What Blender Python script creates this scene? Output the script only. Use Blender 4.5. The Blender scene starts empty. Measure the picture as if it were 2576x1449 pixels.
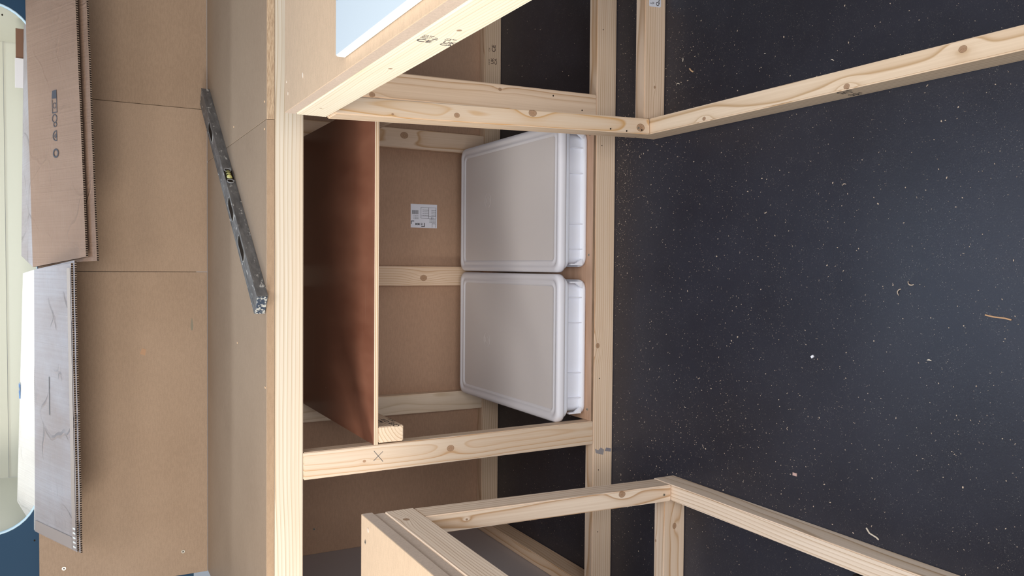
import bpy, bmesh, math, random
from mathutils import Vector, Matrix
S = bpy.context.scene
C = S.collection

# ------------------------------------------------------------------ camera
cp, cy, cr, cf = -0.498, -0.0291, -0.0057, 2056.2
F = Vector((math.sin(cy)*math.cos(cp), math.cos(cy)*math.cos(cp), math.sin(cp)))
R = F.cross(Vector((0, 0, 1))).normalized(); U = R.cross(F)
R2 = R*math.cos(cr)+U*math.sin(cr); U2 = -R*math.sin(cr)+U*math.cos(cr)
cd = bpy.data.cameras.new('camera'); cam = bpy.data.objects.new('camera', cd); C.objects.link(cam)
# the phone was held sideways: the picture's right-hand side is the floor
M = Matrix((-U2, R2, -F)).transposed().to_4x4(); M.translation = Vector((0.0004, -1.8298, 1.3126))
cam.matrix_world = M
cd.sensor_fit = 'HORIZONTAL'; cd.sensor_width = 36; cd.lens = 36*cf/2576; cd.clip_start = .02
S.camera = cam

# ------------------------------------------------------------------ world, light, exposure
S.view_settings.view_transform = 'Standard'; S.view_settings.look = 'None'
S.view_settings.gamma = 1; S.view_settings.use_curve_mapping = False
S.view_settings.exposure = 0.0
w = bpy.data.worlds.new('sky'); S.world = w; w.use_nodes = True
w.node_tree.nodes['Background'].inputs[0].default_value = (0.80, 0.88, 1.0, 1)
w.node_tree.nodes['Background'].inputs[1].default_value = 0.42

def area(name, loc, target, sx, sy, power, col):
    l = bpy.data.lights.new(name, 'AREA'); l.shape = 'RECTANGLE'; l.size = sx; l.size_y = sy
    l.energy = power; l.color = col
    o = bpy.data.objects.new(name, l); C.objects.link(o); o.location = loc
    o.rotation_euler = (Vector(target)-Vector(loc)).to_track_quat('-Z', 'Y').to_euler()
    return o
area('side_door_daylight', (-1.75, -1.05, 1.62), (0.35, -0.55, 0.80), 0.75, 0.65, 46, (1, .97, .90))
area('rear_door_daylight', (0.1, -3.2, 1.7), (0, 0, 0.6), 1.5, 1.6, 62, (1, .98, .97))
area('roof_hatch_daylight', (-0.05, 0.05, 2.15), (-.05, 0.0, 0), 0.50, 0.50, 6.5, (.36, .62, 1))
area('roof_vent_daylight', (-0.05, -1.0, 2.25), (0.05, -0.8, 0), 0.60, 0.60, 15, (1, .97, .93))
pw = area('pod_window_daylight', (0.0, 0.99, 2.05), (0, .97, 1.3), 1.35, 0.14, 3.6, (.78, .90, 1)); pw.data.spread = math.radians(100)

# ------------------------------------------------------------------ material helpers
class NT:
    def __init__(s, name, rough=.6, spec=.3):
        s.m = bpy.data.materials.new(name); s.m.use_nodes = True
        s.t = s.m.node_tree; s.n = s.t.nodes; s.l = s.t.links
        s.b = s.n['Principled BSDF']
        s.b.inputs['Roughness'].default_value = rough
        s.b.inputs['Specular IOR Level'].default_value = spec
    def new(s, typ, **kw):
        nd = s.n.new(typ)
        for k, v in kw.items(): setattr(nd, k, v)
        return nd
    def put(s, sock, v):
        if isinstance(v, bpy.types.NodeSocket): s.l.new(v, sock)
        elif isinstance(v, (tuple, list)) and len(v) == 3 and sock.type == 'RGBA': sock.default_value = (*v, 1)
        else: sock.default_value = v
    def math(s, op, a, b=0.0, c=None):
        nd = s.new('ShaderNodeMath', operation=op); s.put(nd.inputs[0], a); s.put(nd.inputs[1], b)
        if c is not None: s.put(nd.inputs[2], c)
        return nd.outputs[0]
    def mix(s, f, a, b, mode='MIX'):
        nd = s.new('ShaderNodeMix', data_type='RGBA', blend_type=mode)
        s.put(nd.inputs[0], f); s.put(nd.inputs[6], a); s.put(nd.inputs[7], b); return nd.outputs[2]
    def noise(s, vec, scale, detail=3, rough=.5):
        nd = s.new('ShaderNodeTexNoise'); s.put(nd.inputs['Vector'], vec); nd.inputs['Scale'].default_value = scale
        nd.inputs['Detail'].default_value = detail; nd.inputs['Roughness'].default_value = rough
        return nd.outputs['Fac']
    def map(s, vec, scale=(1, 1, 1), loc=(0, 0, 0), rot=(0, 0, 0)):
        nd = s.new('ShaderNodeMapping'); s.put(nd.inputs[0], vec)
        nd.inputs['Scale'].default_value = scale; nd.inputs['Location'].default_value = loc; nd.inputs['Rotation'].default_value = rot
        return nd.outputs[0]
    def ramp(s, f, stops):
        nd = s.new('ShaderNodeValToRGB'); s.put(nd.inputs[0], f); e = nd.color_ramp.elements
        while len(e) < len(stops): e.new(.5)
        for i, (p, c) in enumerate(stops):
            e[i].position = p; e[i].color = (*c, 1) if len(c) == 3 else c
        return nd.outputs[0]
    def obj(s): return s.new('ShaderNodeTexCoord').outputs['Object']
    def bump(s, h, strength=.2, dist=.001):
        nd = s.new('ShaderNodeBump'); nd.inputs['Strength'].default_value = strength; nd.inputs['Distance'].default_value = dist
        s.put(nd.inputs['Height'], h); s.l.new(nd.outputs[0], s.b.inputs['Normal'])
    def col(s, v): s.put(s.b.inputs['Base Color'], v)

def plain(name, c, rough=.6, spec=.3, metal=0):
    t = NT(name, rough, spec); t.b.inputs['Base Color'].default_value = (*c, 1); t.b.inputs['Metallic'].default_value = metal
    return t.m

def pine(seed, pith=(-.02, -.05), ring=.0075, knots=(), light=(.80, .635, .485), dark=(.48, .27, .125), waver=.013, amt=1.0):
    """solid pine: year rings around a pith running along local X, bent round knots (x, y, z, r)"""
    rnd = random.Random(seed)
    t = NT('pine', .62, .25); co = t.obj()
    off = (rnd.uniform(-20, 20), rnd.uniform(-20, 20), rnd.uniform(-20, 20))
    n1 = t.noise(t.map(co, (1.6, 5, 5), off), 1.0, 2, .4)
    n2 = t.noise(t.map(co, (2.2, 6, 6), off[::-1]), 1.0, 2, .4)
    sp = t.new('ShaderNodeSeparateXYZ'); t.put(sp.inputs[0], co)
    yy = t.math('ADD', sp.outputs[1], t.math('MULTIPLY', t.math('SUBTRACT', n1, .5), waver*3))
    zz = t.math('ADD', sp.outputs[2], t.math('MULTIPLY', t.math('SUBTRACT', n2, .5), waver*3))
    dy = t.math('SUBTRACT', yy, pith[0]); dz = t.math('SUBTRACT', zz, pith[1])
    r = t.math('SQRT', t.math('ADD', t.math('MULTIPLY', dy, dy), t.math('MULTIPLY', dz, dz)))
    kd = None
    for k in knots:
        kx, ky, kz, kr = k
        v = t.new('ShaderNodeVectorMath', operation='SUBTRACT'); t.put(v.inputs[0], co); v.inputs[1].default_value = (kx, ky, kz)
        v2 = t.map(v.outputs[0], (.42, 1, 1)); ln = t.new('ShaderNodeVectorMath', operation='LENGTH'); t.put(ln.inputs[0], v2)
        q = t.math('DIVIDE', ln.outputs['Value'], kr*2.3)
        g = t.math('POWER', 2.718, t.math('MULTIPLY', t.math('MULTIPLY', q, q), -1.0))
        r = t.math('ADD', r, t.math('MULTIPLY', g, kr*1.5))
        l2 = t.new('ShaderNodeVectorMath', operation='LENGTH'); t.put(l2.inputs[0], t.map(v.outputs[0], (.8, 1, 1)))
        dd = t.math('DIVIDE', l2.outputs['Value'], kr)
        kd = dd if kd is None else t.math('MINIMUM', kd, dd)
    rr = t.math('ADD', t.math('DIVIDE', r, ring), t.math('MULTIPLY', t.noise(t.map(co, (.8, 30, 30), off), 1.0, 1), .5))
    fr = t.math('FRACT', rr)
    ringmask = t.ramp(fr, [(0, (0, 0, 0)), (.45, (.06,)*3), (.74, (.30,)*3), (.90, (1, 1, 1)), (1, (0, 0, 0))])
    # each year ring has its own strength
    yr = t.new('ShaderNodeTexWhiteNoise', noise_dimensions='1D'); t.put(yr.inputs['W'], t.math('FLOOR', rr))
    ringmask = t.math('MULTIPLY', ringmask, t.math('MULTIPLY_ADD', yr.outputs[0], .55, .45))
    fib = t.noise(t.map(co, (4, 260, 260), off), 1.0, 4, .65)
    big = t.noise(t.map(co, (1.2, 14, 14), off[::-1]), 1.0, 3, .5)
    base = t.mix(t.math('MULTIPLY', ringmask, amt), light, dark)
    base = t.mix(t.ramp(big, [(.45, (0, 0, 0)), (.75, (.30,)*3)]), base, (.70, .46, .27))
    base = t.mix(t.ramp(fib, [(.35, (.20,)*3), (.62, (0, 0, 0))]), base, dark)
    if kd is not None:
        kring = t.math('FRACT', t.math('MULTIPLY', kd, 3.2))
        kc = t.mix(t.ramp(kring, [(.55, (0, 0, 0)), (.95, (1, 1, 1))]), (.42, .25, .145), (.20, .105, .06))
        base = t.mix(t.ramp(kd, [(.0, (1, 1, 1)), (.80, (.85,)*3), (.92, (.75,)*3), (1, (0, 0, 0))]), base, kc)
        rim = t.ramp(kd, [(.80, (0, 0, 0)), (.9, (.8,)*3), (1.0, (.15,)*3), (1.5, (0, 0, 0))])
        base = t.mix(rim, base, (.22, .11, .05))
    t.col(base)
    t.bump(t.math('ADD', t.math('MULTIPLY', fib, .6), ringmask), .18, .0006)
    return t.m

def mdf(name, c=(.305, .210, .140), c2=(.26, .175, .114), seed=0, rough=.62, blotch=1.0, spec=.22, fleck=.0):
    t = NT(name, rough, spec); co = t.obj()
    a = t.noise(t.map(co, loc=(seed, seed*2, 3)), 2.6, 3, .55)
    b = t.noise(co, 420, 3, .7); d = t.noise(t.map(co, (60, 240, 240), (seed, 0, 0)), 1.0, 3, .6)
    col = t.mix(t.ramp(a, [(.3, (0, 0, 0)), (.7, (blotch,)*3)]), c, c2)
    col = t.mix(t.math('MULTIPLY', t.ramp(b, [(.42, (0, 0, 0)), (.66, (.5,)*3)]), .55), col, tuple(x*.68 for x in c2))
    col = t.mix(t.ramp(d, [(.40, (.20,)*3), (.60, (0, 0, 0))]), col, tuple(min(1, x*1.30) for x in c))
    if fleck:
        v = t.new('ShaderNodeTexVoronoi'); t.put(v.inputs['Vector'], t.map(co, loc=(seed, 1, 2))); v.inputs['Scale'].default_value = 16
        wn = t.new('ShaderNodeSeparateColor'); t.put(wn.inputs[0], v.outputs['Color'])
        f = t.math('MULTIPLY', t.math('LESS_THAN', v.outputs['Distance'], .035), t.math('GREATER_THAN', wn.outputs[0], 1-fleck))
        col = t.mix(f, col, (.85, .76, .62))
    t.col(col); t.bump(b, .12, .0004)
    t.put(t.b.inputs['Roughness'], t.math('MULTIPLY_ADD', a, .25, rough-.12))
    return t.m

M_MDF = mdf('mdf_panel', seed=1)
M_WORK = mdf('mdf_worktop', (.315, .222, .150), (.265, .182, .120), seed=4, rough=.50, fleck=.12)
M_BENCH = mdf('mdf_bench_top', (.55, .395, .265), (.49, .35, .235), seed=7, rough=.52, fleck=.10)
M_BACK = mdf('mdf_lower_wall', (.45, .285, .19), (.38, .235, .155), seed=9, rough=.6)
M_EDGE = mdf('mdf_cut_edge', (.37, .255, .165), (.31, .21, .135), seed=3, rough=.85)
M_EDGE_PALE = mdf('mdf_pale_edge', (.60, .475, .38), (.53, .41, .32), seed=5, rough=.8)
def rough_edge():
    t = NT('mdf_sawn_edge', .9, .1); co = t.obj()
    n = t.noise(t.map(co, (60, 60, 420), rot=(0, .5, 0)), 1.0, 4, .65)
    t.col(t.mix(t.ramp(n, [(.35, (0, 0, 0)), (.65, (1, 1, 1))]), (.36, .24, .15), (.56, .41, .27))); t.bump(n, .7, .002)
    return t.m
M_SAWN = rough_edge()

def phenolic():
    t = NT('brown_film_plywood', .34, .45); co = t.obj()
    a = t.noise(t.map(co, (9, 2.5, 9)), 1.0, 4, .6); s = t.noise(t.map(co, (3, 160, 10)), 1.0, 3, .7); g = t.noise(co, 500, 2, .6)
    c = t.mix(t.ramp(a, [(.3, (0, 0, 0)), (.7, (1, 1, 1))]), (.20, .075, .045), (.29, .125, .078))
    c = t.mix(t.ramp(s, [(.60, (0, 0, 0)), (.74, (.30,)*3)]), c, (.40, .25, .18))
    v = t.new('ShaderNodeTexVoronoi'); t.put(v.inputs['Vector'], co); v.inputs['Scale'].default_value = 22
    sc = t.new('ShaderNodeSeparateColor'); t.put(sc.inputs[0], v.outputs['Color'])
    c = t.mix(t.math('MULTIPLY', t.math('LESS_THAN', v.outputs['Distance'], .045), t.math('GREATER_THAN', sc.outputs[0], .8)), c, (.55, .38, .28))
    t.col(c); t.bump(t.math('ADD', g, t.math('MULTIPLY', s, .6)), .12, .0006)
    t.put(t.b.inputs['Roughness'], t.math('MULTIPLY_ADD', a, .22, .26)); return t.m
M_PHEN = phenolic()
def plyedge(light=(.80, .66, .50), dark=(.40, .23, .12), n=5, thick=.011):
    t = NT('plywood_edge', .7, .2); co = t.obj(); sp = t.new('ShaderNodeSeparateXYZ'); t.put(sp.inputs[0], co)
    wob = t.math('MULTIPLY', t.math('SUBTRACT', t.noise(t.map(co, (30, 30, 1)), 1.0, 2), .5), .0006)
    f = t.math('FRACT', t.math('MULTIPLY', t.math('ADD', t.math('ADD', sp.outputs[2], wob), thick/2), n/thick/2))
    k = t.noise(t.map(co, (12, 12, 300)), 1.0, 3, .6)
    c = t.mix(t.ramp(f, [(.42, (0, 0, 0)), (.5, (1, 1, 1)), (.92, (.7,)*3), (1, (0, 0, 0))]), light, dark)
    c = t.mix(t.ramp(k, [(.4, (0, 0, 0)), (.7, (.35,)*3)]), c, (.62, .44, .27)); t.col(c); return t.m
M_PLYE = plyedge()
M_PLYE_DARK = plyedge((.30, .19, .12), (.12, .07, .05), 5, .008)
def basebd():
    t = NT('pink_tan_plywood', .55, .25); co = t.obj()
    n = t.noise(t.map(co, (5, 60, 5)), 1.0, 4, .6); t.col(t.mix(t.ramp(n, [(.35, (0, 0, 0)), (.65, (1, 1, 1))]), (.47, .29, .19), (.56, .36, .25))); return t.m
M_BASE = basebd()
def floor_mat():
    t = NT('black_phenolic_floor', .45, .5); co = t.obj()
    f = t.noise(co, 900, 2, .7); a = t.noise(co, 3.0, 4, .6); sc = t.noise(t.map(co, (30, 30, 30)), 1.0, 5, .75)
    base = t.mix(t.ramp(a, [(.3, (0, 0, 0)), (.7, (1, 1, 1))]), (.017, .016, .023), (.024, .024, .035))
    dust = t.ramp(f, [(.60, (0, 0, 0)), (.78, (.40,)*3)])
    c = t.mix(t.math('MULTIPLY', dust, t.ramp(sc, [(.40, (.1,)*3), (.62, (1, 1, 1))])), base, (.42, .38, .34))
    for scale, rad, keep, col in ((520, .16, .80, (.40, .36, .31)), (300, .10, .90, (.50, .44, .36))):
        v = t.new('ShaderNodeTexVoronoi'); t.put(v.inputs['Vector'], t.map(co, (1, 1, .2))); v.inputs['Scale'].default_value = scale
        s = t.new('ShaderNodeSeparateColor'); t.put(s.inputs[0], v.outputs['Color'])
        rr = t.math('MULTIPLY', s.outputs[1], rad*1.6)
        m = t.math('MULTIPLY', t.math('LESS_THAN', v.outputs['Distance'], rr), t.math('GREATER_THAN', s.outputs[0], keep))
        m = t.math('MULTIPLY', m, t.ramp(sc, [(.42, (.15,)*3), (.6, (1, 1, 1))]))
        c = t.mix(m, c, col)
    t.col(c); t.bump(t.noise(co, 260, 3, .6), .25, .0008)
    t.put(t.b.inputs['Roughness'], t.math('MULTIPLY_ADD', a, .18, .33)); return t.m
M_FLOOR = floor_mat()
M_BLUE = plain('blue_grey_body_paint', (.018, .045, .080), .6, .12)
M_CREAM = plain('cream_lining', (.53, .505, .41), .6, .3)
M_GREY = plain('grey_side_panel', (.41, .37, .37), .55, .3)
def crate_mat(name, c, rough=.42):
    t = NT(name, rough, .4); t.col(c); t.b.inputs['Subsurface Weight'].default_value = .25
    t.b.inputs['Subsurface Radius'].default_value = (.012, .012, .014); t.b.inputs['Subsurface Scale'].default_value = 1.0
    t.bump(t.noise(t.obj(), 300, 2), .04, .0005); return t.m
M_CRATE = crate_mat('white_polythene', (.82, .84, .92))
M_RIM = crate_mat('white_lid_plastic', (.74, .72, .75))
M_LID = crate_mat('frosted_lid_panel', (.76, .70, .69), .5)
M_WHITE = plain('white_board_face', (.50, .57, .62), .4, .4)
M_WHITE_E = plain('white_board_edge', (.86, .86, .82), .6, .3)
M_INK = plain('black_ink', (.045, .04, .04), .7, .1)
M_INKG = plain('grey_ink', (.10, .10, .105), .7, .1)
M_PAPER = plain('white_paper', (.72, .72, .78), .55, .25)
M_NAVY = plain('navy_print', (.02, .045, .16), .5, .3)
M_STEEL = plain('zinc_screw', (.45, .40, .33), .4, .5, .7)
M_HOLE = plain('dark_hole', (.02, .014, .01), .9, .05)
M_SHAV = plain('pine_shaving', (.54, .43, .33), .8, .15)
M_WSHAV = plain('pale_shaving', (.68, .59, .48), .8, .15)
def card(name, c, c2, crease=.5):
    t = NT(name, .78, .18); co = t.obj()
    a = t.noise(t.map(co, (6, 3, 3)), 1.0, 4, .6); fl = t.noise(t.map(co, (240, 2, 2)), 1.0, 2, .5); cr = t.noise(t.map(co, (5, 14, 14)), 1.0, 5, .65)
    col = t.mix(t.ramp(a, [(.3, (0, 0, 0)), (.7, (1, 1, 1))]), c, c2)
    col = t.mix(t.ramp(fl, [(.4, (.14,)*3), (.62, (0, 0, 0))]), col, tuple(x*.75 for x in c2))
    nv = t.new('ShaderNodeVectorMath', operation='ADD'); t.put(nv.inputs[0], co)
    nn_ = t.new('ShaderNodeTexNoise'); t.put(nn_.inputs['Vector'], co); nn_.inputs['Scale'].default_value = 6
    sc_ = t.new('ShaderNodeVectorMath', operation='SCALE'); t.put(sc_.inputs[0], nn_.outputs['Color']); sc_.inputs['Scale'].default_value = .16
    t.put(nv.inputs[1], sc_.outputs[0])
    vo = t.new('ShaderNodeTexVoronoi', feature='DISTANCE_TO_EDGE'); t.put(vo.inputs['Vector'], nv.outputs[0]); vo.inputs['Scale'].default_value = 5.5
    ce = t.math('MULTIPLY', t.ramp(vo.outputs['Distance'], [(0, (1, 1, 1)), (.035, (0, 0, 0))]), t.ramp(a, [(.45, (0, 0, 0)), (.58, (1, 1, 1))]))
    cr = t.math('ADD', cr, t.math('MULTIPLY', ce, crease))
    t.col(col); t.bump(t.math('ADD', t.math('MULTIPLY', cr, 1.4), t.math('MULTIPLY', fl, .25)), .8, .006); return t.m
M_CARD = card('brown_cardboard', (.285, .185, .130), (.245, .155, .107), .22)
M_CARD2 = card('pale_creased_cardboard', (.37, .34, .34), (.29, .235, .21), 1.0)
def flute():
    t = NT('corrugated_edge', .9, .05); co = t.obj(); sp = t.new('ShaderNodeSeparateXYZ'); t.put(sp.inputs[0], co)
    s = t.math('SINE', t.math('MULTIPLY', sp.outputs[0], 1050)); n = t.noise(t.map(co, (300, 300, 300)), 1.0, 2)
    t.col(t.mix(t.ramp(t.math('ADD', t.math('MULTIPLY', s, .35), n), [(.50, (0, 0, 0)), (.70, (1, 1, 1))]), (.022, .015, .012), (.26, .19, .14))); t.bump(s, .6, .002); return t.m
M_FLUTE = flute()
def level_mat():
    t = NT('plaster_spattered_aluminium', .5, .5); co = t.obj(); t.b.inputs['Metallic'].default_value = .35
    a = t.noise(t.map(co, (14, 60, 60)), 1.0, 5, .7); b = t.noise(t.map(co, (40, 90, 90), (3, 3, 3)), 1.0, 4, .65)
    c = t.mix(t.ramp(a, [(.35, (0, 0, 0)), (.65, (1, 1, 1))]), (.10, .095, .092), (.21, .20, .19))
    c = t.mix(t.ramp(b, [(.60, (0, 0, 0)), (.68, (1, 1, 1))]), c, (.52, .49, .44)); t.col(c)
    t.bump(b, .5, .002); t.put(t.b.inputs['Metallic'], t.ramp(b, [(.58, (.4,)*3), (.66, (0, 0, 0))])); return t.m
M_LEVEL = level_mat()
def cap_mat():
    t = NT('spattered_dark_cap', .5, .4); co = t.obj(); b = t.noise(co, 170, 4, .7)
    t.col(t.mix(t.ramp(b, [(.50, (0, 0, 0)), (.56, (1, 1, 1))]), (.02, .032, .055), (.40, .39, .35))); return t.m
M_CAP = cap_mat()

# ------------------------------------------------------------------ object helpers
def tag(o, label=None, cat=None, group=None, kind=None):
    if label: o['label'] = label
    if cat: o['category'] = cat
    if group: o['group'] = group
    if kind: o['kind'] = kind
    return o
def empty(name, loc, label=None, cat=None, group=None):
    o = bpy.data.objects.new(name, None); C.objects.link(o); o.location = loc; o.empty_display_size = .05
    return tag(o, label, cat, group)
def link(name, bm, mats, world=Matrix(), parent=None, smooth=False, bevel=0, seg=2):
    if bevel:
        bmesh.ops.bevel(bm, geom=list(bm.edges), offset=bevel, segments=seg, affect='EDGES', profile=.6, clamp_overlap=True)
    me = bpy.data.meshes.new(name); bm.normal_update(); bm.to_mesh(me); bm.free()
    for m in (mats if isinstance(mats, (list, tuple)) else [mats]): me.materials.append(m)
    if smooth:
        for p in me.polygons: p.use_smooth = True
    o = bpy.data.objects.new(name, me); C.objects.link(o)
    if parent is not None:
        o.parent = parent
        pw = Matrix.Translation(parent.location) if parent.parent is None and parent.type == 'EMPTY' else MW[parent.name]
        o.matrix_local = pw.inverted() @ world
    else: o.matrix_local = world
    MW[o.name] = world.copy()
    return o
MW = {}
def boxbm(sx, sy, sz, bm=None, c=(0, 0, 0)):
    bm = bm or bmesh.new()
    g = bmesh.ops.create_cube(bm, size=1); 
    for v in g['verts']: v.co = Vector((v.co.x*sx+c[0], v.co.y*sy+c[1], v.co.z*sz+c[2]))
    return bm
def box(name, lo, hi, mats, parent=None, bevel=.0008, sidemat=False, frontmat=None):
    lo, hi = Vector(lo), Vector(hi); s = hi-lo; bm = boxbm(*s)
    if bevel: bmesh.ops.bevel(bm, geom=list(bm.edges), offset=bevel, segments=1, affect='EDGES', clamp_overlap=True)
    bm.normal_update()
    if sidemat:
        for f in bm.faces:
            if abs(f.normal.z) < .5: f.material_index = 1
    if frontmat:
        for f in bm.faces:
            if f.normal.y < -.5: f.material_index = frontmat
    return link(name, bm, mats, Matrix.Translation((lo+hi)/2), parent)
def timber(name, p0, p1, w, h, side, mat, parent, ends=(0, 0), bevel=.0022):
    """sawn timber from p0 to p1 (axis of the section centre), w across `side`, h across the other way"""
    p0, p1 = Vector(p0), Vector(p1); x = (p1-p0); L = x.length; x.normalize()
    y = Vector(side); y = (y-x*y.dot(x)).normalized(); z = x.cross(y)
    W = Matrix((x, y, z)).transposed().to_4x4(); W.translation = (p0+p1)/2
    bm = boxbm(L, w, h)
    bmesh.ops.bevel(bm, geom=list(bm.edges), offset=bevel, segments=2, affect='EDGES', clamp_overlap=True)
    return link(name, bm, mat, W, parent)
def prism(bm, pts, z0, z1):
    a = [bm.verts.new((x, y, z0)) for x, y in pts]; b = [bm.verts.new((x, y, z1)) for x, y in pts]
    n = len(pts); bm.faces.new(list(reversed(a))); bm.faces.new(b)
    for i in range(n): bm.faces.new((a[i], a[(i+1) % n], b[(i+1) % n], b[i]))
    return bm
def frame(origin, xdir, ydir):
    x = Vector(xdir).normalized(); y = Vector(ydir); y = (y-x*y.dot(x)).normalized(); z = x.cross(y)
    W = Matrix((x, y, z)).transposed().to_4x4(); W.translation = Vector(origin); return W
def text_bm(strings):
    """strings: (text, x, y, size, squash) laid out in the XY plane, thin printed ink"""
    bm = bmesh.new(); dg = None
    for s, x, y, size, sq in strings:
        cu = bpy.data.curves.new('t', 'FONT'); cu.body = s; cu.size = size; cu.extrude = 0.00008; cu.offset = size*.012
        o = bpy.data.objects.new('t', cu); C.objects.link(o); bpy.context.view_layer.update()
        me = bpy.data.meshes.new_from_object(o.evaluated_get(bpy.context.evaluated_depsgraph_get()))
        me.transform(Matrix.Translation((x, y, 0)) @ Matrix.Diagonal((sq, 1, 1, 1))); bm.from_mesh(me)
        bpy.data.objects.remove(o); bpy.data.curves.remove(cu); bpy.data.meshes.remove(me)
    return bm
def rect(bm, x0, y0, x1, y1, t=.0001):
    return prism(bm, [(x0, y0), (x1, y0), (x1, y1), (x0, y1)], -t, t)
def disc(bm, cx, cy, r, t=.0002, n=14, ry=None):
    return prism(bm, [(cx+r*math.cos(a*2*math.pi/n), cy+(ry or r)*math.sin(a*2*math.pi/n)) for a in range(n)], -t, t)
def ringbm(bm, cx, cy, r, wd, t=.0001, n=18, a0=0, a1=360, ry=1.0):
    N = max(3, int(n*(a1-a0)/360))
    for i in range(N):
        p, q = math.radians(a0+(a1-a0)*i/N), math.radians(a0+(a1-a0)*(i+1)/N)
        pts = [(cx+(r+wd/2)*math.cos(p), cy+ry*(r+wd/2)*math.sin(p)), (cx+(r+wd/2)*math.cos(q), cy+ry*(r+wd/2)*math.sin(q)),
               (cx+(r-wd/2)*math.cos(q), cy+ry*(r-wd/2)*math.sin(q)), (cx+(r-wd/2)*math.cos(p), cy+ry*(r-wd/2)*math.sin(p))]
        prism(bm, pts, -t, t)
    return bm
def screw(parent, at, normal, up, r=.0042, name='screw', mat=None):
    bm = bmesh.new(); disc(bm, 0, 0, r, .0007)
    o = link(name, bm, mat or M_STEEL, frame(at, up, Vector(normal).cross(Vector(up))), parent)
    b2 = bmesh.new(); rect(b2, -r*.55, -r*.13, r*.55, r*.13, .0009); rect(b2, -r*.13, -r*.55, r*.13, r*.55, .0009)
    link('cross_slot', b2, M_HOLE, frame(at, Vector(up)+Vector(normal).cross(Vector(up))*.6, Vector(normal).cross(Vector(up))), o)
    return o
def hole(parent, at, normal, up, r=.0022, name='nail_hole'):
    bm = bmesh.new(); disc(bm, 0, 0, r, .0003, ry=r*.8)
    return link(name, bm, M_HOLE, frame(at, up, Vector(normal).cross(Vector(up))), parent)

# ================================================================== SETTING
YW, YB, H = .863, .714, .9117
def struct(o, lab=None):
    o['kind'] = 'structure'
    if lab: o['label'] = lab
    return o
struct(box('floor', (-1.6, -2.6, -.03), (1.6, YB+.03, 0), M_FLOOR, bevel=0), 'black van floor board dusted with sawdust')
up = struct(box('wall_back', (-.963, YW, .93), (-.0230, YW+.018, 1.388), M_MDF, bevel=.0006), 'left MDF panel of the wall above the worktop')
upm = struct(box('wall_back', (-.0218, YW, .93), (.4795, YW+.018, 1.386), mdf('mdf_panel', seed=12), bevel=.0006), 'middle MDF panel of the wall above the worktop')
upr = struct(box('wall_back', (.4807, YW, .93), (1.10, YW+.018, 1.391), mdf('mdf_panel', seed=15), bevel=.0006), 'right MDF panel of the wall above the worktop')
low = struct(box('wall_back', (-.911, YB, 0), (1.10, YB+.015, H), M_BACK, bevel=.0006), 'brown MDF lining at the back of the open lower cabinet')
struct(box('wall_left', (-.930, -.30, 0), (-.9112, YB+.015, H), M_GREY, bevel=.0006), 'grey side panel closing the left end of the cabinet')
# blue-grey body panel round the window opening (behind the MDF), opening with round corners
def body_panel():
    x0, x1, z0, z1, r = -.770, .728, 1.389, 2.15, .115
    cut = []
    for cx, cz, a in ((x1-r, z0+r, -90), (x1-r, z1-r, 0), (x0+r, z1-r, 90), (x0+r, z0+r, 180)):
        for k in range(11):
            t = math.radians(a+9*k); cut.append((cx+r*math.cos(t), cz+r*math.sin(t)))
    outer = []
    X0, X1, Z0, Z1 = -1.35, 1.35, .90, 2.30
    for x, z in cut:   # matching point on the outer rectangle, so that strips of quads close the panel
        cx, cz = (x0+x1)/2, (z0+z1)/2; dx, dz = x-cx, z-cz
        k = min(((X1 if dx > 0 else X0)-cx)/dx if abs(dx) > 1e-6 else 1e9, ((Z1 if dz > 0 else Z0)-cz)/dz if abs(dz) > 1e-6 else 1e9)
        outer.append((cx+dx*k, cz+dz*k))
    bm = bmesh.new(); n = len(cut)
    for Y in (.8815, .8855):
        pass
    A = [bm.verts.new((x, .8825, z)) for x, z in cut]; B = [bm.verts.new((x, .8825, z)) for x, z in outer]
    A2 = [bm.verts.new((x, .892, z)) for x, z in cut]; B2 = [bm.verts.new((x, .892, z)) for x, z in outer]
    for i in range(n):
        j = (i+1) % n
        bm.faces.new((A[i], A[j], B[j], B[i])); bm.faces.new((A2[j], A2[i], B2[i], B2[j]))
        f = bm.faces.new((A[j], A[i], A2[i], A2[j])); bm.faces.new((B[i], B[j], B2[j], B2[i]))
    bmesh.ops.recalc_face_normals(bm, faces=bm.faces)
    o = struct(link('wall_back', bm, M_BLUE), 'blue grey van body panel round the window opening')
    # rubber-and-paint lip of the opening
    bm = bmesh.new(); rings = []
    for d, Y in ((-.002, .8815), (.001, .8805), (.004, .8835), (.003, .896), (-.002, .896)):
        ring = []
        for i, (x, z) in enumerate(cut):
            cx, cz = (x0+x1)/2, (z0+z1)/2; v = Vector((cx-x, cz-z)).normalized()
            ring.append(bm.verts.new((x+v.x*d, Y, z+v.y*d)))
        rings.append(ring)
    for a in range(5):
        for i in range(n):
            j = (i+1) % n; b = (a+1) % 5
            bm.faces.new((rings[a][i], rings[a][j], rings[b][j], rings[b][i]))
    bmesh.ops.recalc_face_normals(bm, faces=bm.faces)
    return link('window_frame', bm, plain('pale_blue_lip', (.42, .55, .62), .35, .4), smooth=True)
win = empty('window_1', (0, .88, 1.389)); win['kind'] = 'structure'
lip = body_panel(); lip.parent = win; lip.matrix_local = Matrix.Translation((0, -.88, -1.389))
for h in ((.695, 1.4695), (-.93, 1.44), (-.80, 1.40)): hole(up if h[0] < 0 else upr, (h[0], .8822, h[1]), (0, -1, 0), (1, 0, 0), .0028, 'rivet_hole')
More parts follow.
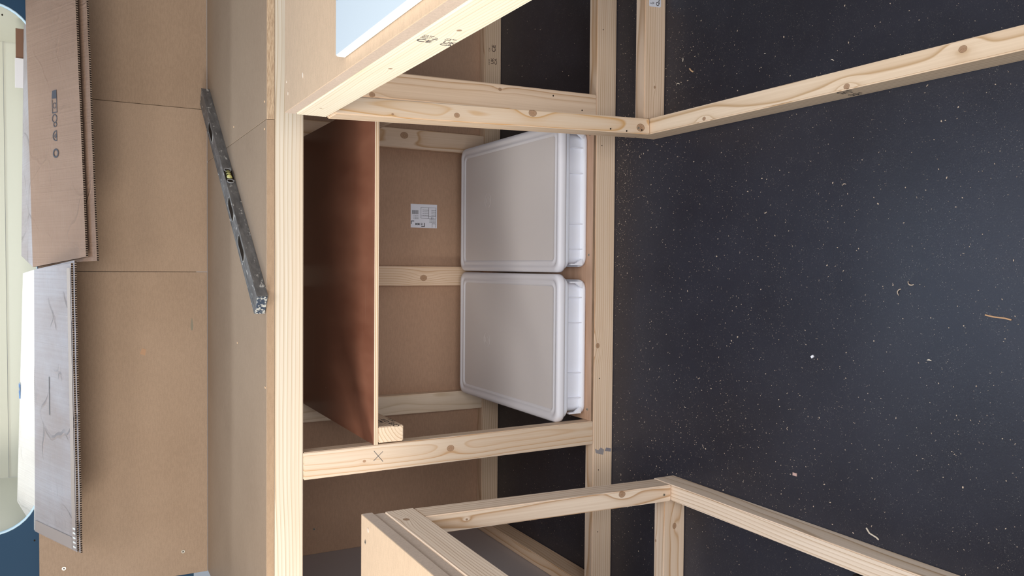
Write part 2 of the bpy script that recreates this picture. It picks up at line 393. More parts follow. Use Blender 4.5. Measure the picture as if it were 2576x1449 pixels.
# cream-lined side pod seen through the opening
def quad(bm, *p): bm.faces.new([bm.verts.new(q) for q in p])
def solid(bm, d):
    bmesh.ops.recalc_face_normals(bm, faces=bm.faces); bmesh.ops.solidify(bm, geom=list(bm.faces), thickness=d); return bm
b = bmesh.new(); quad(b, (-.692, 1.25, 1.3), (.712, 1.25, 1.3), (.712, 1.25, 1.489), (-.692, 1.25, 1.4815))
struct(link('wall_pod', solid(b, .01), M_CREAM), 'lower cream lining strip of the side pod'); b = bmesh.new()
quad(b, (-.692, 1.247, 1.4825), (.712, 1.247, 1.490), (.712, 1.247, 2.1), (-.692, 1.247, 2.1))
struct(link('wall_pod', solid(b, .01), plain('cream_lining_upper', (.51, .48, .38), .6)), 'upper cream lining board of the side pod')
for xa, xb in ((-.80, -.692), (.78, .712)):
    b = bmesh.new(); quad(b, (xa, .893, 1.3), (xb, 1.246, 1.3), (xb, 1.246, 2.1), (xa, .893, 2.1))
    o = struct(link('wall_pod', solid(b, .008), M_CREAM), 'cream end panel of the side pod')
struct(box('wall_pod', (-.80, .893, 1.33), (.80, 1.25, 1.372), M_CREAM), 'cream sill of the side pod')
struct(box('ceiling', (-.80, .893, 2.1), (.80, 1.26, 2.12), M_CREAM), 'roof of the side pod')

# ================================================================== COUNTER
cab = empty('timber_cabinet', (-.04, .33, 0), 'long open back cabinet of planed pine studs and rails under the MDF worktop', 'cabinet')
V = Vector
# front top rail (63 high, 38 deep)
timber('top_rail', (-1.05, .019, H-.0315), (1.05, .019, H-.0315), .038, .063, (0, 1, 0),
       pine(3, (.02, -.105), .0078, light=(.65, .57, .465), dark=(.42, .305, .18), waver=.006, amt=.95), cab)
timber('floor_rail', (-.911, .019, .0315), (1.05, .019, .0315), .038, .063, (0, 1, 0),
       pine(8, (-.01, -.085), .0066, [(-.28, -.019, .02, .006)], waver=.008), cab)
timber('floor_rail', (-.870, .695, .0315), (1.05, .695, .0315), .038, .063, (0, 1, 0),
       pine(11, (-.03, -.09), .008, light=(.72, .55, .40), dark=(.42, .25, .14)), cab)
timber('floor_rail', (-.892, .040, .0315), (-.892, .713, .0315), .038, .063, (1, 0, 0),
       pine(12, (.02, -.06), .012, [(-.10, -.019, .01, .009), (.07, -.019, .0, .009)], light=(.70, .53, .39)), cab)
timber('post', (-.4465, .019, .0635), (-.4525, .019, H-.0635), .063, .038, (1, 0, 0),
       pine(21, (.012, -.030), .0105, [(.030, .003, -.019, .0080), (.25, -.004, -.019, .0032)], light=(.68, .55, .425), waver=.012), cab)
timber('post', (.4330, .019, .0635), (.4205, .019, H-.0635), .063, .038, (1, 0, 0),
       pine(24, (-.010, -.030), .0120, [(.235, -.026, -.019, .006), (-.10, .018, -.019, .004)], light=(.80, .61, .45), waver=.012), cab)
# studs on the back wall
timber('wall_batten', (-.0315, .695, .0635), (-.0315, .695, H-.002), .063, .038, (1, 0, 0),
       pine(31, (-.09, -.02), .0085, [(-.205, -.006, -.019, .010)], light=(.76, .58, .43)), cab)
timber('wall_batten', (-.4525, .695, .0635), (-.4525, .695, H-.002), .063, .038, (1, 0, 0),
       pine(33, (.02, -.12), .009, light=(.76, .62, .48), dark=(.55, .40, .25)), cab)
timber('wall_batten', (.4145, .695, .0635), (.4145, .695, H-.002), .063, .038, (1, 0, 0),
       pine(34, (.01, -.05), .016, [(-.135, .010, -.019, .011)], light=(.74, .56, .42)), cab)
# shelf bearers
bl = timber('shelf_bearer', (-.3975, .0005, .6405), (-.3975, .675, .6405), .038, .063, (1, 0, 0),
       pine(41, (.03, .05), .0075, light=(.78, .62, .46), dark=(.46, .29, .16)), cab)
timber('shelf_bearer', (.3700, .0005, .6405), (.3700, .675, .6405), .038, .063, (1, 0, 0), pine(42, (.03, -.06), .009), cab)
# smudged stamp on the bearer's side, pencil cross and nail holes on the posts
link('printed_stamp', text_bm([('CE 8', 0, 0, .016, 1.2), ('0086-CPR', -.001, .016, .009, 1), ('CA 12', .0, -.016, .013, 1.2), ('C16 KD', .0, .027, .007, 1.0), ('CE 8', -.06, -.004, .02, 1.2)]), M_INK,
     frame((-.3783, .050, .625), (0, 1, 0), (0, 0, 1)), bl)
bm = bmesh.new()
prism(bm, [(-.014, -.011), (-.013, -.0118), (.014, .0105), (.0135, .0115)], -.0001, .0001); prism(bm, [(-.009, .012), (-.010, .0112), (.010, -.0115), (.0108, -.0108)], -.0001, .0001)
link('pencil_cross', bm, M_INKG, frame((-.4475, -.0003, .672), (1, 0, 0), (0, 0, 1)), cab)
for p in ((.447, 0, .20, .0022), (.418, 0, .11, .0022)): hole(cab, (p[0], -.0003, p[2]), (0, -1, 0), (1, 0, 0), p[3])
for x in (-.30, -.55, .33, .64, -.72): hole(cab, (x, -.0003, .045), (0, -1, 0), (1, 0, 0), .0016)
bm = bmesh.new()
prism(bm, [(-.010, -.012), (.004, -.015), (.011, -.004), (.004, .004), (.009, .015), (-.003, .012), (-.006, .002)], -.0001, .0001)
link('blue_smudge', bm, plain('blue_grey_smudge', (.30, .27, .27), .8), frame((-.50, -.0003, .042), (1, 0, 0), (0, 0, 1)), cab)
bm = bmesh.new(); prism(bm, [(-.006, -.009), (.003, -.011), (.007, .006), (-.002, .011)], -.0001, .0001)
link('blue_smudge', bm, plain('blue_grey_smudge_dark', (.24, .22, .24), .8), frame((-.498, -.0003, .014), (1, 0, 0), (0, 0, 1)), cab)
br_ink = plain('brown_black_ink', (.10, .06, .045), .8)
link('printed_stamp', text_bm([('CE', 0, -.004, .020, 1), ('C16', .0, .017, .007, 1)]), br_ink, frame((.735, .6756, .026), (1, 0, 0), (0, 0, 1)), cab)
link('printed_stamp', text_bm([('UK', 0, .003, .014, 1.1), ('CA', 0, -.010, .014, 1.1), ('C16 KD', -.004, .018, .006, 1)]), br_ink, frame((.693, .6756, .026), (1, 0, 0), (0, 0, 1)), cab)

# worktop: two boards meeting at a joint
wl = box('worktop', (-.96, .0, H+.0003), (.3185, YW-.001, H+.018), [M_WORK, M_EDGE], sidemat=True)
tag(wl, 'long left MDF worktop board with the spirit level on it and a smooth front edge', 'worktop')
wr = box('worktop', (.3195, .0, H+.0003), (1.10, YW-.001, H+.018), [mdf('mdf_worktop', (.325, .232, .156), (.28, .192, .128), seed=22, rough=.5, fleck=.08), M_SAWN], sidemat=True)
tag(wr, 'right MDF worktop board with a rough sawn front edge, beyond the joint', 'worktop')
for i, (x, y) in enumerate(((.36, .02), (.30, .02), (-.27, .012), (.36, .40), (-.2, .35))):
    bm = bmesh.new(); rnd = random.Random(i)
    disc(bm, 0, 0, .0042, .0006, 9, .0026)
    link('filled_screw_hole', bm, plain('torn_mdf', (.60, .40, .24), .9), frame((x, y, H+.0182), (0, 1, 0), (-1, 0, 0)), wr if x > .32 else wl)

# brown plywood shelf and the base board
sh = box('plywood_shelf', (-.4205, .001, .672), (.3900, .672, .683), [M_PHEN, M_PLYE], sidemat=True, bevel=.0005)
tag(sh, 'dark red brown film-faced plywood shelf with a pale layered front edge', 'shelf')
bb = box('base_board', (-.4145, .0012, .0632), (.3995, .672, .0712), [M_BASE, M_PLYE_DARK], sidemat=True, bevel=.0004)
tag(bb, 'thin pinkish tan plywood base board under the two white crates', 'board')
for x in (-.385, .035, .36): screw(bb, (x, .018, .0714), (0, 0, 1), (1, 0, 0), .0036)

# sticker on the lower back wall (reads upward, its text runs towards the worktop)
st = empty('paper_label', (.168, .7138, .266), 'small white paper label with barcode reading 18 MM on brown MDF behind the crates', 'label')
W = frame((.168, .7136, .266), (0, 0, 1), (-1, 0, 0)); W2 = W.copy(); W2.translation += V((0, -.0003, 0))
bm = bmesh.new(); prism(bm, [(-.047, -.0395), (.0475, -.0395), (.047, .039), (-.047, .039)], -.0002, .0002)
link('paper', bm, M_PAPER, W, st)
# local: +x up the wall, +y towards the left
lines = [('18 MM', .0015, .0235, .0105, 1.0), ('CE', -.034, .003, .0075, 1)]
for k in range(4): lines.append(('MDF PANEL E1', -.0435, -.004-.0058*k, .0036, .78)); lines.append(('STANDARD 2440', -.0165, -.004-.0058*k, .0036, .8))
for k in range(3): lines.append(('13 986 5032 111', .019, .0015-.0045*k+.006, .0036, .8))
for k in range(3): lines.append(('MDF BOARD 2440x1220', -.043, .010+.0045*k, .0036, .62))
bmt = text_bm(lines)
link('print', bmt, M_INKG, W2, st)
bm = bmesh.new()
rect(bm, -.0435, -.0295, -.0425, .0075); rect(bm, -.0175, -.0295, -.0165, .0075); rect(bm, .0105, -.0295, .0115, .0075)
for y in (-.0295, .0068, -.0005): rect(bm, -.0435, y, .0115, y+.0007)
for x, y, X, Y in ((-.0030, .033, .0095, .0355), (-.0030, .0225, -.0006, .0355), (.035, .016, .046, .0185), (.0438, .016, .046, .0275)): rect(bm, x, y, X, Y)
rect(bm, -.043, .024, -.042, .037); rect(bm, -.030, .024, -.029, .037); rect(bm, -.043, .024, -.029, .025)
link('frame_lines', bm, M_INK, W2, st)
bm = bmesh.new(); x = .0195; rnd = random.Random(4)
while x < .042:
    wd = rnd.choice((.0005, .0009, .0014)); rect(bm, x, -.0185, x+wd, -.0055); x += wd+rnd.choice((.0006, .0009, .0012))
link('barcode', bm, M_INK, W2, st)

# ================================================================== CRATES
def rr(hw, hd, r, n=7):
    pts = []
    for cx, cy, a in ((hw-r, -hd+r, -90), (hw-r, hd-r, 0), (-hw+r, hd-r, 90), (-hw+r, -hd+r, 180)):
        for k in range(n): t = math.radians(a+90*k/(n-1)); pts.append((cx+r*math.cos(t), cy+r*math.sin(t)))
    return pts
def loft(bm, rows, hw, hd, cap0=True, cap1=True):
    rings = []
    for ins, rad, z in rows:
        rings.append([bm.verts.new((x, y, z)) for x, y in rr(hw-ins, hd-ins, max(rad, .004))])
    n = len(rings[0])
    for a in range(len(rings)-1):
        for i in range(n):
            j = (i+1) % n; f = bm.faces.new((rings[a][i], rings[a][j], rings[a+1][j], rings[a+1][i])); f.smooth = True
    if cap0: bm.faces.new(list(reversed(rings[0])))
    if cap1: bm.faces.new(rings[-1])
    return rings
def crate(x, label):
    hw, hd = .1995, .3120; t = empty('plastic_crate', (x, .0135+hd, .0713), label, 'crate', None)
    Wc = Matrix.Translation((x, .0135+hd, .0713))
    bm = bmesh.new()
    loft(bm, [(.022, .022, .0), (.0165, .026, .0015), (.0150, .028, .006), (.0150, .028, .0135), (.0225, .026, .0150), (.0235, .026, .018), (.0235, .026, .056),
              (.0225, .026, .0585), (.0110, .028, .0600), (.0095, .028, .0620), (.0095, .028, .0700), (.0105, .028, .0715), (.0105, .028, .0790)], hw, hd)
    body = link('crate_body', bm, M_CRATE, Wc, t)
    # ribs between the foot flange and the collar, front, back and both sides
    for fx in (.065, .135, .275, .345):
        for s in (-1, 1):
            bm = boxbm(.0022, .0085, .046); link('rib', bm, M_CRATE, Wc @ Matrix.Translation((-hw+fx*hw*2/.41, s*(hd-.0195), .037)), body)
    for fy in (-.20, -.10, 0, .10, .20):
        for s in (-1, 1):
            bm = boxbm(.0085, .0022, .046); link('rib', bm, M_CRATE, Wc @ Matrix.Translation((s*(hw-.0195), fy, .037)), body)
    # slanted corner gussets beside the hand recesses
    for sx in (-1, 1):
        for sy in (-1, 1):
            bm = bmesh.new(); X, Y = sx*(hw-.030), sy*(hd-.0150)
            pts = [(0, .0135), (0, .052), (sx*-.004, .052), (sx*-.004, .034), (sx*-.030+sx*.012, .0135)]
            a = [bm.verts.new((X+px+sx*.010, Y, z)) for px, z in pts]; b = [bm.verts.new((X+px+sx*.010, Y-sy*.008, z)) for px, z in pts]
            bm.faces.new(a); bm.faces.new(b[::-1])
            for i in range(len(pts)): j = (i+1) % len(pts); bm.faces.new((a[j], a[i], b[i], b[j]))
            bmesh.ops.recalc_face_normals(bm, faces=bm.faces)
            link('corner_gusset', bm, M_CRATE, Wc, body)
    # lid: rolled rim, two stepped ridges, flat frosted centre
    bm = bmesh.new()
    loft(bm, [(.0045, .024, .0750), (.0005, .028, .0765), (.0, .028, .082), (.0005, .028, .0915), (.0035, .026, .0958), (.0080, .024, .0975), (.0135, .022, .0978),
              (.0165, .020, .0950), (.0200, .018, .0935), (.0235, .018, .0942), (.0262, .016, .0958), (.0290, .015, .0958), (.0325, .014, .0925), (.0335, .013, .0918)], hw, hd, True, False)
    lid = link('lid', bm, M_RIM, Wc, t)
    bm = bmesh.new(); loft(bm, [(.0334, .013, .0905), (.0334, .013, .0920)], hw, hd)
    pn = link('lid_panel', bm, M_LID, Wc, lid); pn['label'] = 'greyer frosted flat centre of the lid'
    bm = bmesh.new(); ringbm(bm, 0, 0, .022, .0010, .0002, 30, ry=.9); ringbm(bm, 0, 0, .010, .0010, .0002, 20)
    link('moulded_ring', bm, M_LID, Wc @ Matrix.Translation((.02 if x > 0 else -.01, .12, .0923)), lid)
    return t
crate(-.2169, 'white lidded plastic crate beside the post with the pencil cross')
crate(.1865, 'white lidded plastic crate partly behind the knotty near post, right one of the pair')

# ================================================================== RIGHT BENCH UNIT
ru = empty('timber_bench', (.33, -.8, 0), 'brightly lit pine bench frame carrying the MDF top with the white board', 'bench')
side = timber('top_rail', (.3245, -.1615, .8742), (.3245, -1.52, .8742), .038, .063, (1, 0, 0),
       pine(51, (.02, .11), .0055, [(.02, -.019, -.008, .0035), (-.22, -.019, -.002, .0035), (-.59, -.019, .005, .003)], light=(.92, .82, .65), dark=(.66, .51, .32), waver=.007), ru)
post = timber('post', (.3455, -.1985, .0635), (.3215, -.1925, .8425), .038, .063, (1, 0, 0),
       pine(53, (.004, -.056), .012, [(.125, -.005, -.0315, .0055), (-.062, .012, -.0315, .0085), (-.362, -.004, -.0315, .0098), (.27, -.012, -.0315, .0022)], light=(.72, .57, .43), dark=(.56, .31, .11), waver=.014), ru)
br = timber('bottom_rail', (.3465, -.1655, .0315), (.3490, -1.52, .0315), .038, .063, (1, 0, 0),
       pine(55, (.03, -.10), .0085, [(-.42, -.012, .0315, .0045), (-.04, -.013, .0315, .0055), (.18, .004, .0315, .006)], light=(.84, .66, .48), dark=(.52, .33, .17), waver=.007), ru)
xr = timber('bottom_rail', (.3680, -.1875, .0315), (1.05, -.1875, .0315), .038, .063, (0, 1, 0),
       pine(57, (-.01, -.10), .0075, [(-.26, -.019, .0, .003)], light=(.76, .58, .43), dark=(.44, .27, .15), waver=.006), ru)
timber('post', (.3490, -1.4885, .0635), (.3245, -1.4885, .8425), .038, .063, (1, 0, 0), pine(58), ru)
timber('post', (1.031, -.1885, .0635), (1.031, -.1885, .8425), .038, .063, (1, 0, 0), pine(59), ru)
timber('top_rail', (1.031, -.1615, .8742), (1.031, -1.52, .8742), .038, .063, (1, 0, 0), pine(60), ru)
for p in ((.338, .18), (.337, .133), (.343, .088)): hole(ru, (p[0]-.008, -.2303, p[1]), (0, -1, 0), (1, 0, 0), .0022)
screw(ru, (.339, -.2306, .098), (0, -1, 0), (1, 0, 0), .0034)
Wt = frame((.3053, -.7885, .8985), (0, 0, -1), (0, -1, 0))
link('printed_stamp', text_bm([('C', 0, -.001, .0185, 1), ('E', .0135, -.001, .0185, 1), ('14081-1', .000, .0165, .0045, 1), ('0502-11', .0, .0225, .0045, 1), ('C16 DG', .0, .0285, .0045, 1), ('0502', .017, .0165, .0045, .9), ('T2', .018, .023, .0045, 1),
      ('UK', .0355, .0085, .0125, 1.1), ('CA', .0355, -.0025, .0125, 1.1), ('0502', .033, .022, .0045, 1), ('C16 KD', .033, .028, .0045, 1)]), plain('stamp_ink', (.12, .10, .09), .8), Wt, side)
Wt = frame((.3283, -.776, .0605), (0, 0, -1), (0, -1, 0))
link('printed_stamp', text_bm([('C', 0, -.001, .0185, 1), ('E', .0135, -.001, .0185, 1), ('14081-1', .000, .0165, .0045, 1), ('0502-11', .0, .0225, .0045, 1), ('C16', .0, .0285, .0045, 1), ('0502', .017, .0165, .0045, .9),
      ('UK', .034, .0085, .0125, 1.1), ('CA', .034, -.0025, .0125, 1.1), ('0502', .034, .022, .0045, 1)]), plain('stamp_ink', (.07, .06, .055), .8), Wt, br)
# torn paper stapled label on the cross rail
W = frame((.675, -.2068, .0350), (1, 0, 0), (0, 0, 1))
bm = bmesh.new(); prism(bm, [(-.030, .014), (-.0285, -.0155), (-.026, -.019), (.04, -.019), (.04, .016), (-.028, .0175)], -.0002, .0002)
pl = link('paper_tag', bm, M_PAPER, W, ru); pl['label'] = 'torn white paper tag with black print'
W2 = W.copy(); W2.translation += V((0, -.0004, 0))
link('print', text_bm([('Q', -.026, -.013, .013, 1), ('N', -.016, -.016, .008, 1), ('TI', -.024, .002, .0075, 1), ('2', -.024, .0105, .0065, 1), ('C16', -.008, -.010, .008, 1)]), M_INK, W2, pl)

bt = box('mdf_board', (.3065, -1.53, .9060), (1.06, -.1602, .9277), [M_BENCH, M_EDGE_PALE], sidemat=True)
tag(bt, 'MDF bench top at worktop height under the white board', 'board')
rnd = random.Random(5)
for i, (x, y, r, lab) in enumerate(((.352, -.306, .0055, 'largest pale wood chip on the right bench top, nearest the white board corner'), (.340, -.190, .004, 'pale wood chip on the right bench top close to the worktop rail'),
                                 (.365, -.178, .003, 'tiny wood chip touching the back edge of the right bench top'))):
    bm = bmesh.new(); prism(bm, [(r*math.cos(a*.9)*rnd.uniform(.6, 1.2), r*.6*math.sin(a*.9)*rnd.uniform(.6, 1.2)) for a in range(7)], 0, .0006)
    tag(link('wood_chip', bm, M_WSHAV, Matrix.Translation((x, y, .9279))), lab, 'wood chip')
wb = empty('white_board', (.6, -.9, .928), 'thick white board with dark blue print, lying on the right MDF bench top', 'board')
bm = boxbm(.62, .86, .016); bmesh.ops.bevel(bm, geom=list(bm.edges), offset=.0015, segments=2, affect='EDGES'); bm.normal_update()
for f in bm.faces:
    if abs(f.normal.z) < .5: f.material_index = 1
link('board', bm, [M_WHITE, M_WHITE_E], Matrix.Translation((.3262+.31, -.5705-.43, .936)), wb)
link('blue_print', text_bm([('1', .0, .0, .03, 1.1), ('16 mm', .02, 0, .03, 1.1)]), M_NAVY, frame((.4045, -.5985, .9443), (1, 0, 0), (0, 1, 0)), wb)

# ================================================================== LEFT BENCH UNIT
lu = empty('timber_bench', (-.55, -.8, 0), 'lower open pine bench frame under the two stacked golden lit MDF boards', 'bench')
timber('top_rail', (-.5165, -.2625, .7195), (-.5165, -1.45, .7195), .038, .063, (1, 0, 0),
       pine(71, (.0, -.10), .0066, [(-.526, .019, .010, .0065)], light=(.90, .73, .57), dark=(.44, .26, .14), waver=.008, amt=1.0), lu)
timber('post', (-.5295, -.2965, .0635), (-.5180, -.2940, .6878), .038, .063, (1, 0, 0),
       pine(73, (.004, -.056), .011, [(-.17, .012, -.0315, .0075), (.22, .002, -.0315, .0022)], light=(.86, .70, .55), waver=.012), lu)
screw(lu, (-.531, -.3282, .085), (0, -1, 0), (1, 0, 0), .0032)
timber('bottom_rail', (-.5290, -.2590, .0315), (-.5290, -1.45, .0315), .038, .063, (1, 0, 0),
       pine(75, (-.10, .04), .0085, light=(.90, .74, .59), dark=(.52, .34, .19), waver=.010), lu)
timber('bottom_rail', (-.549, -.2840, .0315), (-1.25, -.2840, .0315), .038, .063, (0, 1, 0),
       pine(77, (.05, -.04), .012, [(-.28, -.019, .0, .006), (-.24, .012, -.0315, .003)], light=(.76, .60, .46)), lu)
timber('post', (-.5290, -1.418, .0635), (-.5165, -1.418, .6878), .038, .063, (1, 0, 0), pine(78), lu)
lt1 = box('mdf_board', (-1.25, -1.46, .7512), (-.4995, -.2622, .7745), [M_BENCH, M_EDGE_PALE], sidemat=True, bevel=.001)
tag(lt1, 'lower of the two stacked MDF boards on the left bench, only its edge showing', 'board')
lt2 = box('mdf_board', (-1.25, -1.47, .7748), (-.4965, -.2592, .7980), [M_BENCH, M_EDGE_PALE], sidemat=True, bevel=.001)
tag(lt2, 'upper MDF board of the left bench, golden lit top with two screws at its corner', 'board')
screw(lt2, (-.545, -.287, .7982), (0, 0, 1), (1, 0, 0), .0042)
bm = bmesh.new(); disc(bm, 0, 0, .0045, .0005); link('filled_screw_hole', bm, M_EDGE_PALE, Matrix.Translation((-.517, -.303, .7982)), lt2)
# wall screws
screw(up, (-.888, YW-.0004, 1.326), (0, -1, 0), (1, 0, 0), .0055); screw(up, (-.890, YW-.0004, 1.002), (0, -1, 0), (1, 0, 0), .0055)
screw(low, (-.8315, YB-.0004, .633), (0, -1, 0), (1, 0, 0), .004)
bm = bmesh.new(); prism(bm, [(-.012, -.003), (.002, -.0035), (.022, -.001), (.024, .001), (.0, .004), (-.014, .002)], -.0001, .0001)
link('pencil_smudge', bm, plain('green_grey_smudge', (.20, .17, .12), .8), frame((-.190, YW-.0003, .975), (1, 0, 0), (0, 0, 1)), up)
bm = bmesh.new(); prism(bm, [(-.010, -.005), (.008, -.008), (.013, .003), (-.004, .009)], -.0001, .0001)
link('oil_stain', bm, plain('brown_stain', (.36, .21, .12), .7), frame((-.266, YW-.0003, 1.113), (1, 0, 0), (0, 0, 1)), up)

# ================================================================== SPIRIT LEVEL
A = V((.5345, .8110, .9300)); B = V((-.0660, -.0180, .9300)); ax = (B-A).normalized(); ac = V((-.805, .593, 0)); ac = (ac-ax*ac.dot(ax)).normalized()
LL = (B-A).length; Wl = frame(A+ax*LL/2+ac*.025+V((0, 0, .012)), -ax, ac)     # x along to the far end, y to the back, z up
lv = empty('spirit_level', tuple(A+ax*LL/2), 'long worn aluminium spirit level spattered with plaster, slanting across the worktop', 'spirit level')
def slot(bm, cx, w2, h2, n=8):
    pts = []
    for s, a in ((1, -90), (-1, 90)):
        for k in range(n+1): t = math.radians(a+180*k/n); pts.append((cx+s*(w2-h2)+h2*math.cos(t), h2*math.sin(t)))
    return pts
bm = bmesh.new()
# hollow box section with a groove at each long edge of the broad face
sec = [(-.025, -.012), (-.025, .012), (-.0235, .012), (-.0225, .0112), (-.015, .0112), (-.014, .0104), (.014, .0104), (.015, .0112), (.0225, .0112), (.0235, .012), (.025, .012), (.025, -.012)]
ra = [bm.verts.new((-LL/2, y, z)) for y, z in sec]; rb = [bm.verts.new((LL/2, y, z)) for y, z in sec]; n = len(sec)
for i in range(n): bm.faces.new((ra[i], rb[i], rb[(i+1) % n], ra[(i+1) % n]))
bm.faces.new(ra); bm.faces.new(rb[::-1]); bmesh.ops.recalc_face_normals(bm, faces=bm.faces)
bd = link('level_body', bm, M_LEVEL, Wl, lv)
for cx in (.278, -.127, -.297):
    bm = bmesh.new(); prism(bm, slot(bm, cx, .044, .0125), .0100, .0112); link('hand_hole', bm, M_HOLE, Wl, lv)
    bm = bmesh.new(); o_, i_ = slot(bm, cx, .0455, .0138), slot(bm, cx, .044, .0125); m = len(o_)
    a = [bm.verts.new((x, y, .0116)) for x, y in o_]; b = [bm.verts.new((x, y, .0108)) for x, y in i_]; c = [bm.verts.new((x, y, .0103)) for x, y in o_]
    for k in range(m): bm.faces.new((a[k], a[(k+1) % m], b[(k+1) % m], b[k])); bm.faces.new((c[k], c[(k+1) % m], a[(k+1) % m], a[k]))
    link('grip_rim', bm, plain('worn_rim', (.30, .29, .27), .5), Wl, lv)
for s in (-1, 1):
    bm = boxbm(.004, .047, .0215); bmesh.ops.bevel(bm, geom=list(bm.edges), offset=.001, segments=1, affect='EDGES')
    ec = link('end_cap', bm, M_CAP, Wl @ Matrix.Translation((s*(LL/2+.0015), 0, 0)), lv)
# vial set in a cut-out of the narrow edge that faces the room
bm = bmesh.new(); boxbm(.062, .0012, .0205, bm); link('vial_housing', bm, M_HOLE, Wl @ Matrix.Translation((-.005, -.0252, .0008)), lv)
bm = bmesh.new(); bmesh.ops.create_cone(bm, cap_ends=True, segments=16, radius1=.0068, radius2=.0068, depth=.032, matrix=Matrix.Rotation(math.pi/2, 4, 'Y'))
vm = plain('yellow_vial', (.50, .46, .16), .15, .6); vi = link('vial', bm, vm, Wl @ Matrix.Translation((-.003, -.0245, .001)), lv, smooth=True)
for dx in (-.006, .006):
    bm = boxbm(.0008, .0145, .0145); link('vial_line', bm, M_HOLE, Wl @ Matrix.Translation((-.003+dx, -.0246, .001)), vi)
for dx in (-.030, .026):
    bm = bmesh.new(); ringbm(bm, 0, 0, .0085, .0022, .0009, 16); link('vial_ring', bm, plain('grey_ring', (.30, .29, .28), .4), Wl @ Matrix.Translation((-.003+dx, -.0262, .001)) @ Matrix.Rotation(math.pi/2, 4, 'X'), lv)

# ================================================================== CARDBOARD
def sheet(name, crease0, crease1, low1, low0, thick, mats, parent, bumps=0, seed=0, nx=26, ny=6):
    """flap of corrugated board; corners: crease left/right, lower right/left. Top face mats[0], all edges mats[1]"""
    rnd = random.Random(seed); a, b, c, d = map(V, (crease0, crease1, low1, low0))
    nrm = (b-a).cross(d-a).normalized(); nrm = nrm if nrm.z > 0 else -nrm
    bm = bmesh.new(); T = []; Bt = []
    for j in range(ny+1):
        rt, rbm = [], []
        for i in range(nx+1):
            u, v = i/nx, j/ny; p = (a*(1-u)+b*u)*(1-v)+(d*(1-u)+c*u)*v
            wv = bumps*(math.sin(u*9+seed)*.5+math.sin(u*23+v*5+seed)*.3+rnd.uniform(-.25, .25))*math.sin(math.pi*min(1, v*1.2)*.8)
            q = p+nrm*wv; rt.append(bm.verts.new(q)); rbm.append(bm.verts.new(q-nrm*thick))
        T.append(rt); Bt.append(rbm)
    for j in range(ny):
        for i in range(nx):
            bm.faces.new((T[j][i], T[j][i+1], T[j+1][i+1], T[j+1][i])).smooth = True
            f = bm.faces.new((Bt[j][i+1], Bt[j][i], Bt[j+1][i], Bt[j+1][i+1]))
    for j in range(ny):
        for i in (0, nx): f = bm.faces.new((T[j][i], T[j+1][i], Bt[j+1][i], Bt[j][i])); f.material_index = 1
    for i in range(nx):
        for j in (0, ny): f = bm.faces.new((T[j][i+1], T[j][i], Bt[j][i], Bt[j][i+1])); f.material_index = 1
    bmesh.ops.recalc_face_normals(bm, faces=bm.faces)
    for e in bm.edges:
        if len(e.link_faces) == 2 and e.link_faces[0].normal.dot(e.link_faces[1].normal) < .7: e.smooth = False
    return link(name, bm, mats, Matrix(), parent)
rb_ = empty('cardboard_box', (.45, .9, 1.40), 'flattened plain brown cardboard box over the window sill, flap with printed handling symbols', 'cardboard box')
f1 = sheet('flap', (-.0108, .872, 1.3995), (.800, .872, 1.4145), (.795, .61, 1.2942), (.0185, .61, 1.2690), .0055, [M_CARD, M_FLUTE], rb_, .0006, 2)
f2 = sheet('inner_flap', (-.004, .868, 1.3885), (.800, .868, 1.3965), (.802, .60, 1.2690), (.0080, .60, 1.2440), .0050, [M_CARD, M_FLUTE], rb_, .001, 5)
f3 = sheet('folded_panel', (.022, 1.03, 1.434), (.695, 1.03, 1.424), (.720, .876, 1.4125), (-.0100, .876, 1.3995), .004, [M_CARD2, M_FLUTE], rb_, .001, 3); f3['label'] = 'sunlit pale panel folded out through the window'
# printed symbols on the right flap: solid box with a pointer, glass, umbrella, recycling ring
FR = [V(p) for p in ((-.0108, .872, 1.3995), (.800, .872, 1.4145), (.795, .61, 1.2942), (.0185, .61, 1.2690))]
def surf(c, u, v, off=.0013):
    p = (c[0]*(1-u)+c[1]*u)*(1-v)+(c[3]*(1-u)+c[2]*u)*v
    du = ((c[1]-c[0])*(1-v)+(c[2]-c[3])*v).normalized(); dv = ((c[3]-c[0])*(1-u)+(c[2]-c[1])*u).normalized()
    n = du.cross(-dv).normalized(); n = n if n.z > 0 else -n
    return p+n*off, du, dv
def decal(name, c, u0, v0, u1, v1, mat, parent, nu=24, nv=3, off=.0013):
    bm = bmesh.new(); g = [[bm.verts.new(surf(c, u0+(u1-u0)*i/nu, v0+(v1-v0)*j/nv, off)[0]) for i in range(nu+1)] for j in range(nv+1)]
    for j in range(nv):
        for i in range(nu): bm.faces.new((g[j][i], g[j][i+1], g[j+1][i+1], g[j+1][i]))
    bmesh.ops.recalc_face_normals(bm, faces=bm.faces); return link(name, bm, mat, Matrix(), parent)
def sym(name, x, fn):
    u = (x-FR[0].x)/(FR[1].x-FR[0].x); p, du, dv = surf(FR, u, .53, .0014)
    bm = bmesh.new(); fn(bm); return link(name, bm, plain('symbol_ink', (.055, .055, .065), .8), frame(p, -du, -dv), f1)
def s1(bm):
    prism(bm, [(-.033, -.016), (-.033, .008), (-.012, .012), (-.010, -.016)], -.0001, .0001)
    for q in ((-.010, -.016, .028, -.0135), (-.010, .0095, .028, .012), (.0255, -.016, .028, .012)): rect(bm, *q)
    ringbm(bm, .008, -.002, .007, .0018, ry=1.2)
def s2(bm): ringbm(bm, -.006, .0, .0105, .0025, a0=30, a1=330, ry=1.2); ringbm(bm, .010, -.002, .006, .0022, ry=1.4)
